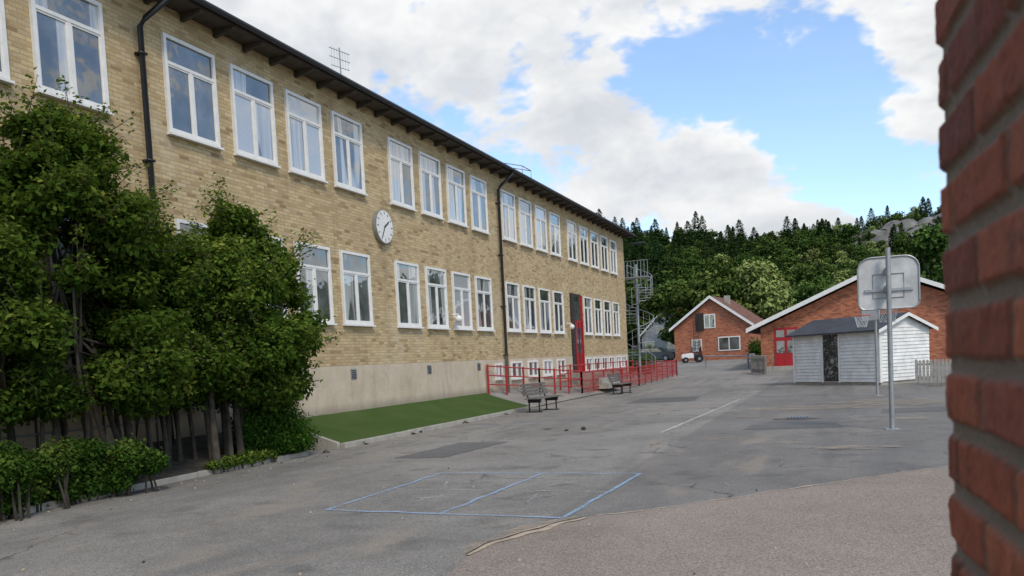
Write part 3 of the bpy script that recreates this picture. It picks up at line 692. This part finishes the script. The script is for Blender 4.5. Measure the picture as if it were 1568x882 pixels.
bush('low_hedge_bush',[((-9.7+random.uniform(-.2,.3),5.0+.14*i,.38+random.uniform(-.1,.2)),(.32,.32,.28),random.gauss(0,.12)) for i in range(13)],11000,.028,M_leafH)
bush('conical_shrub',[((-10.2,13.2,.55),(.62,.75,.5),-.16),((-10.25,13.15,.95),(.55,.6,.5),-.14),((-10.35,13.2,1.4),(.42,.45,.45),-.1),((-10.0,13.5,.35),(.4,.6,.3),-.12),((-10.3,12.6,.6),(.4,.4,.5),-.16),((-10.3,12.9,1.7),(.3,.35,.3),-.1)],26000,.03,M_leafA)
bush('ground_weeds',[((-9.95,11.2+.3*i,.16),(.16,.2,random.uniform(.08,.16)),.05) for i in range(6)],2200,.028,M_leafH)
bush('kerb_weeds',[((-9.75,y,.02),(.05,.12,.05),.05) for y in (14.2,15.7,17.9,18.4,21.0,24.1)],500,.02,M_leafH)
mb=MB()
for y in (7.5,8.7,9.9,11.0): mb.tube([(-10.95,y,.4),(-10.95,y,1.35)],.02,M_black,6)
mb.tube([(-10.95,6.5,1.35),(-10.95,11.0,1.35),(-10.9,11.15,1.25),(-10.9,11.15,1.05),(-10.95,11,.95),(-10.95,6.5,.95)],.022,M_steel,6)
mb.obj('handrail')
def conifer(seed,h=14,n=1700,wd=.2):
    r=np.random.default_rng(seed);t=r.random(n)**.8;z=h*(.12+.88*t);layer=np.abs(np.sin(z*2.3+r.normal()*1))
    R=(h*wd)*(1-t)**.7*(.6+.4*layer)+.15;a=r.random(n)*2*np.pi;rr=R*np.sqrt(r.random(n)*.75+.25)*(1+.25*np.sin(a*3+z))
    pos=np.stack([rr*np.cos(a),rr*np.sin(a),z-.25*rr],1)
    nr=np.stack([np.cos(a)*.5,np.sin(a)*.5,np.full(n,.8)],1)+r.normal(size=(n,3))*.35;nr/=np.linalg.norm(nr,axis=1)[:,None]
    return leafmesh('conifer',pos,nr,.38*(1+.3*r.normal(size=n)).clip(.4,2)*(1.15-.6*t),.35+.25*layer+.2*r.normal(size=n),M_leafC,.4)
def decid(seed,h=11,n=2200,mat=None,wr=.36,ls=.27,nbl=22):
    random.seed(seed);bl=[]
    for k in range(nbl):
        t=random.random();z=h*(.22+.68*t);pr=math.sin(math.pi*(.22+.72*t))**.7;a=random.uniform(0,6.28);q=random.uniform(.10,.17)*h
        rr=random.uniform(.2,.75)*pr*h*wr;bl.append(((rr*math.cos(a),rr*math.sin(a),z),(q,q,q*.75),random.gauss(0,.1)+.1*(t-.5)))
    p,nn,s,v=blobs_leaves(bl,n,ls*h/11,.6,.6);return leafmesh('deciduous',p,nn,s,v,mat or M_leafD,.7)
con=[conifer(i,11+i*1.3,1500,.17+.03*i) for i in range(4)];dec=[decid(20+i,9+i*.8,2000) for i in range(4)];birch=[decid(60+i,9+i,1800,M_leafW,.28) for i in range(2)]
forest=empty('distant_forest')
random.seed(99);cnt=0
for y in np.arange(128,345,6.0):
    xa=-y*.36-10;xb=y*.24+8;x=xa
    while x<xb:
        px=x+random.uniform(-2.2,2.2);py=y+random.uniform(-2.5,2.5);x+=random.uniform(4.6,6.6)
        a=math.degrees(math.atan2(px,py))
        s=random.uniform(.62,1.0)
        if 1.2<a<8.5 and 246<py<290:
            if random.random()<.42: continue
            s*=.6
        if 0<a<9 and 205<py<=246: s*=.78
        if py>290: s*=random.uniform(.6,.95)
        if a<-11: s*=1.12
        pc=.62 if a<-11 else (.16 if py<265 else .5)
        q=random.random();k=mn.noise(Vector((px*.03,py*.03,0)))
        me=random.choice(con) if q<pc+.35*k else (random.choice(birch) if (a>-8 and random.random()<.10+.3*max(0,-k)) else random.choice(dec))
        o=link('tree',me,forest);o.location=(px,py,terr(px,py)-.5);o.rotation_euler=(0,0,random.uniform(0,6.28));o.scale=(s*random.uniform(.95,1.3),s*random.uniform(.95,1.3),s);cnt+=1
for az,yy,s,kk in((-16.4,130,1.35,0),(-14.8,126,1.05,1),(-8.6,282,1.3,2),(-8.2,280,1.1,3),(-13.6,122,1.0,2),(-12.2,126,.95,0)):
    x=yy*math.tan(rad(az));o=link('tall_conifer',con[kk],forest);o.location=(x,yy,terr(x,yy));o.scale=(s*.9,s*.9,s)
mb=MB();random.seed(4)
for k in range(30):
    a=rad(random.uniform(1.5,8.5));y=random.uniform(250,288);x=y*math.tan(a);z=terr(x,y);r=(random.uniform(3,7),random.uniform(3,5),random.uniform(2,4.2))
    o=len(mb.v);mb.ball((x,y,z+.3),r,M_rock,10)
    for i in range(o,len(mb.v)):
        p=Vector(mb.v[i]);d=mn.noise(p*.35)*1.6+mn.noise(p*.9)*.7;mb.v[i]=(p.x+d,p.y,p.z+d)
mb.obj('rock_outcrop')
def midtree(name,x,y,h,seed,mat,n=9000,wr=.4,sz=None):
    e=empty(name);me=decid(seed,h,n,mat,wr,.2,34);
    o=link('foliage',me,e);o.location=(x,y,terr(x,y));
    mb=MB();z=terr(x,y);mb.tube([(x,y,z-.2),(x+.1,y,z+h*.35),(x,y,z+h*.7)],[h*.025,h*.02,h*.006],M_bark,8)
    for k in range(6):
        a=k*1.05;mb.tube([(x,y,z+h*(.3+.05*k)),(x+math.cos(a)*h*.2,y+math.sin(a)*h*.2,z+h*(.5+.05*k))],[h*.01,h*.003],M_bark,5)
    mb.obj('trunk',e)
midtree('maple_tree',-13.6,101,11.2,41,M_leafD,14000,.5)
midtree('maple_tree',-18.5,108,9.5,42,M_leafD,9000,.4)
midtree('willow_tree',-9.0,103,11.0,43,M_leafW,14000,.42)
midtree('maple_tree',10.9,112,14.0,44,M_leafD,12000,.4)
midtree('birch_tree',15.5,118,12.5,45,M_leafW,6000,.3)
midtree('maple_tree',-21,124,11.0,46,M_leafD,8000,.4)
midtree('maple_tree',-2.5,122,10.0,47,M_leafD,8000,.4)
midtree('birch_tree',-28,121,12.0,48,M_leafD,8000,.3)
bush('house_garden_shrub',[((-7.0,79,1.7),(.8,.8,1.0),0),((-6.7,79.5,1.2),(.7,.7,.7),0)],2500,.08,M_leafH)
bush('garden_hedge',[((-18-1.3*i,90+.5*i,1.6+.3*math.sin(i*3)),(1.1,.9,.9+.3*math.sin(i*2)),-.05) for i in range(7)],8000,.09,M_leafD)
bush('climbing_vine',[((-12.5-.9*i,58+.5*i,1.0+.2*math.sin(i*2)),(.8,.5,.7+.2*math.sin(i)),-.1) for i in range(6)],6000,.07,M_leafA)
# ---------------------------------------------------------------- near red-brick wall (real relief)
m,N,b=newmat('near_red_brick');v=N.attr('bv');mk=N.attr('mk');o=N.obj()
c=N.ramp(v,[(0,(.16,.033,.016)),(.4,(.30,.07,.028)),(.75,(.42,.12,.048)),(1,(.23,.055,.032))])
c=N.mix(.55,c,N.ramp(N.noise(o,70,5,.7),[(.3,(.2,.2,.2)),(.7,(.8,.8,.8))]),'OVERLAY')
c=N.mix(N.mr(N.noise(o,24,5,.7),.54,.68,0,.7),c,(.075,.03,.019))
c=N.mix(N.mr(N.noise(o,45,3,.6),.66,.72,0,.4),c,(.30,.21,.15))
mo=N.ramp(N.noise(o,160,4,.8),[(.3,(.13,.10,.072)),(.7,(.27,.215,.16))])
N.put(b.inputs['Base Color'],N.mix(mk,mo,c));b.inputs['Roughness'].default_value=.8
N.put(b.inputs['Normal'],N.bump(N.noise(o,260,5,.75),.6,.004));M_near=m
wall=empty('red_brick_wall')
st=.004;ysn=np.arange(.40,1.1801,st);zsn=np.arange(.9,2.5,st)
V=[];bv=[];mk_=[]
CH=.077;BW=.25;jt=.0075
for z in zsn:
    r=math.floor(z/CH);fz=z-r*CH;off=(r%2)*.125
    for y in ysn:
        yy=y+off+.003*mn.noise(Vector((y*9,z*9,1)));zz=fz+.0035*mn.noise(Vector((y*7,z*7,5)))
        cidx=math.floor(yy/BW);fy=yy-cidx*BW
        d=min(fy,BW-fy,zz+1e-9,CH-zz)-jt-.0025*mn.noise(Vector((y*60,z*60,2)))
        hsh=(math.sin(r*127.1+cidx*311.7)*43758.5453)%1
        t=max(0,min(1,d/.006));t=t*t*(3-2*t)
        hgt=t*(.006+.003*hsh)+.0028*mn.noise(Vector((y*22,z*22,hsh*9)))*t+.0014*mn.noise(Vector((y*90,z*90,3)))
        V.append((-hgt,y,z));bv.append(hsh);mk_.append(t)
ny=len(ysn);nz=len(zsn)
idx=np.arange(ny*nz).reshape(nz,ny);F=np.stack([idx[:-1,:-1],idx[1:,:-1],idx[1:,1:],idx[:-1,1:]],-1).reshape(-1,4).tolist()
base=len(V)
for j in range(nz):
    V.append((.25,ysn[-1],zsn[j]));bv.append(bv[j*ny+ny-1]);mk_.append(mk_[j*ny+ny-1])
for j in range(nz-1): F.append([j*ny+ny-1,(j+1)*ny+ny-1,base+j+1,base+j])
me=bpy.data.meshes.new('relief_face');me.from_pydata(V,[],F);me.materials.append(M_near)
for nm,vals in(('bv',bv),('mk',mk_)):
    a=me.attributes.new(nm,'FLOAT','POINT');a.data.foreach_set('value',vals)
me.polygons.foreach_set('use_smooth',[True]*len(F));me.update()
o=link('relief_face',me,wall)
mb=MB();mb.box(.002,.27,-2.0,.399,-.1,3.4,RB);mb.box(.002,.27,.399,1.178,-.1,.9,RB);mb.box(.002,.27,.399,1.178,2.498,3.4,RB);mb.box(.02,.27,.399,1.17,.9,2.498,RB)
mb.obj('wall_body',wall)
wall.matrix_world=Matrix.Translation((.215,0,0))@Matrix.Rotation(rad(4.0),4,'Z')@Matrix.Translation((0,0,1.65))@Matrix.Rotation(rad(-.3),4,'Y')@Matrix.Translation((0,0,-1.65))
# ---------------------------------------------------------------- world
w=bpy.data.worlds.new('World');sc.world=w;w.use_nodes=True;N=NT(w.node_tree);w.node_tree.nodes.clear()
try: w.cycles.sampling_method='NONE'
except Exception: pass
SEL,SAZ=48,135
sky=N.n('ShaderNodeTexSky',sky_type='NISHITA');sky.sun_disc=False;sky.sun_elevation=rad(SEL);sky.sun_rotation=rad(SAZ);sky.air_density=1.0;sky.dust_density=.6;sky.ozone_density=1.5
tc=N.n('ShaderNodeTexCoord').outputs['Generated'];dx,dy,dz=N.sep(tc)
az=N.m('MULTIPLY',N.m('ARCTAN2',dx,dy),57.2958);el=N.m('MULTIPLY',N.m('ARCSINE',dz),57.2958)
BL=[(-36,21,17,10,.26),(-15.5,15.2,4.2,3.0,.28),(-8.3,11.4,4.2,2.6,.34),(-15,11,5,2,.2),(6.5,18,4.0,7,.34),(-4,24.8,10,2.5,.34),(-2.5,7.6,5,1.2,.2),(0,14.8,4.9,3.5,-.46),(-9.5,18.6,4.8,2.6,-.42),(1.5,10.5,3.5,2,-.32),(-20,17.5,2,1.8,-.18)]
def nz_(off):
    vec=N.comb(dx,dy,N.m('ADD',N.m('MULTIPLY',dz,1.7),off*.03))
    n1=N.noise(vec,3.6,6,.58,.15)
    return N.m('MULTIPLY',N.m('SUBTRACT',n1,.5),1.5),vec
a0,vec0=nz_(0.0);a1,_=nz_(1.8)
n2=N.noise(vec0,13,3,.6,.1);bil=N.m('SUBTRACT',.07,N.m('ABSOLUTE',N.m('SUBTRACT',n2,.5)))
d0=N.m('ADD',a0,N.m('MULTIPLY',bil,.8))
for a,e_,sa,se,wt in BL:
    qa=N.m('DIVIDE',N.m('SUBTRACT',az,a),sa);qe=N.m('DIVIDE',N.m('SUBTRACT',el,e_),se)
    q=N.m('ADD',N.m('MULTIPLY',qa,qa),N.m('MULTIPLY',qe,qe))
    d0=N.m('ADD',d0,N.m('MULTIPLY',N.m('EXPONENT',N.m('MULTIPLY',q,-1.0)),wt))
mk0=N.n('ShaderNodeMapRange');mk0.interpolation_type='SMOOTHSTEP';N.put(mk0.inputs[0],d0);mk0.inputs[1].default_value=.0;mk0.inputs[2].default_value=.15;mask=mk0.outputs[0]
shade=N.mr(N.m('SUBTRACT',a1,a0),-.10,.14,0.0,1.0)
thick=N.mr(d0,.12,.50,0,1)
tex=N.noise(N.comb(dx,dy,N.m('MULTIPLY',dz,2.4)),6,3,.6,.3)
cc=N.mix(N.m('MULTIPLY',thick,.85),(1.0,1.0,1.0),N.ramp(tex,[(.38,(.56,.60,.64)),(.60,(.93,.94,.95))]))
cc=N.mix(N.m('MULTIPLY',shade,.60),cc,(.56,.61,.68))
skc=N.mix(1.0,sky.outputs[0],(1.40,1.5,1.6),'MULTIPLY')
b1=N.n('ShaderNodeBackground');N.put(b1.inputs[0],skc);b1.inputs[1].default_value=.15
b2=N.n('ShaderNodeBackground');N.put(b2.inputs[0],cc);b2.inputs[1].default_value=.98
hs=N.n('ShaderNodeMixShader');N.put(hs.inputs[0],N.m('ADD',N.m('MULTIPLY',mask,.93),.07));N.l(b1.outputs[0],hs.inputs[1]);N.l(b2.outputs[0],hs.inputs[2])
out=N.n('ShaderNodeOutputWorld');N.l(hs.outputs[0],out.inputs[0])
sl=bpy.data.lights.new('sun','SUN');sl.energy=2.1;sl.angle=rad(12);sl.color=(1,.92,.80);so=bpy.data.objects.new('sun',sl);sc.collection.objects.link(so)
sd=Vector((math.sin(rad(SAZ))*math.cos(rad(SEL)),math.cos(rad(SAZ))*math.cos(rad(SEL)),math.sin(rad(SEL))))
so.rotation_euler=sd.to_track_quat('Z','Y').to_euler();so.location=(20,-20,40)
# ---------------------------------------------------------------- camera
cd=bpy.data.cameras.new('camera');co=bpy.data.objects.new('camera',cd);sc.collection.objects.link(co);sc.camera=co
cd.sensor_width=36;cd.lens=1268/1568*36;cd.shift_y=(627.7-441)/1568;cd.clip_start=.05;cd.clip_end=2500
co.matrix_world=Matrix.Translation((0,0,1.65))@Matrix.Rotation(rad(21.61),4,'Z')@Matrix.Rotation(rad(90-3.32),4,'X')@Matrix.Rotation(rad(-2.96),4,'Z')
cd.dof.use_dof=True;cd.dof.focus_distance=18;cd.dof.aperture_fstop=7
sc.view_settings.view_transform='Standard';sc.view_settings.look='None';sc.view_settings.exposure=0
print('trees',cnt)
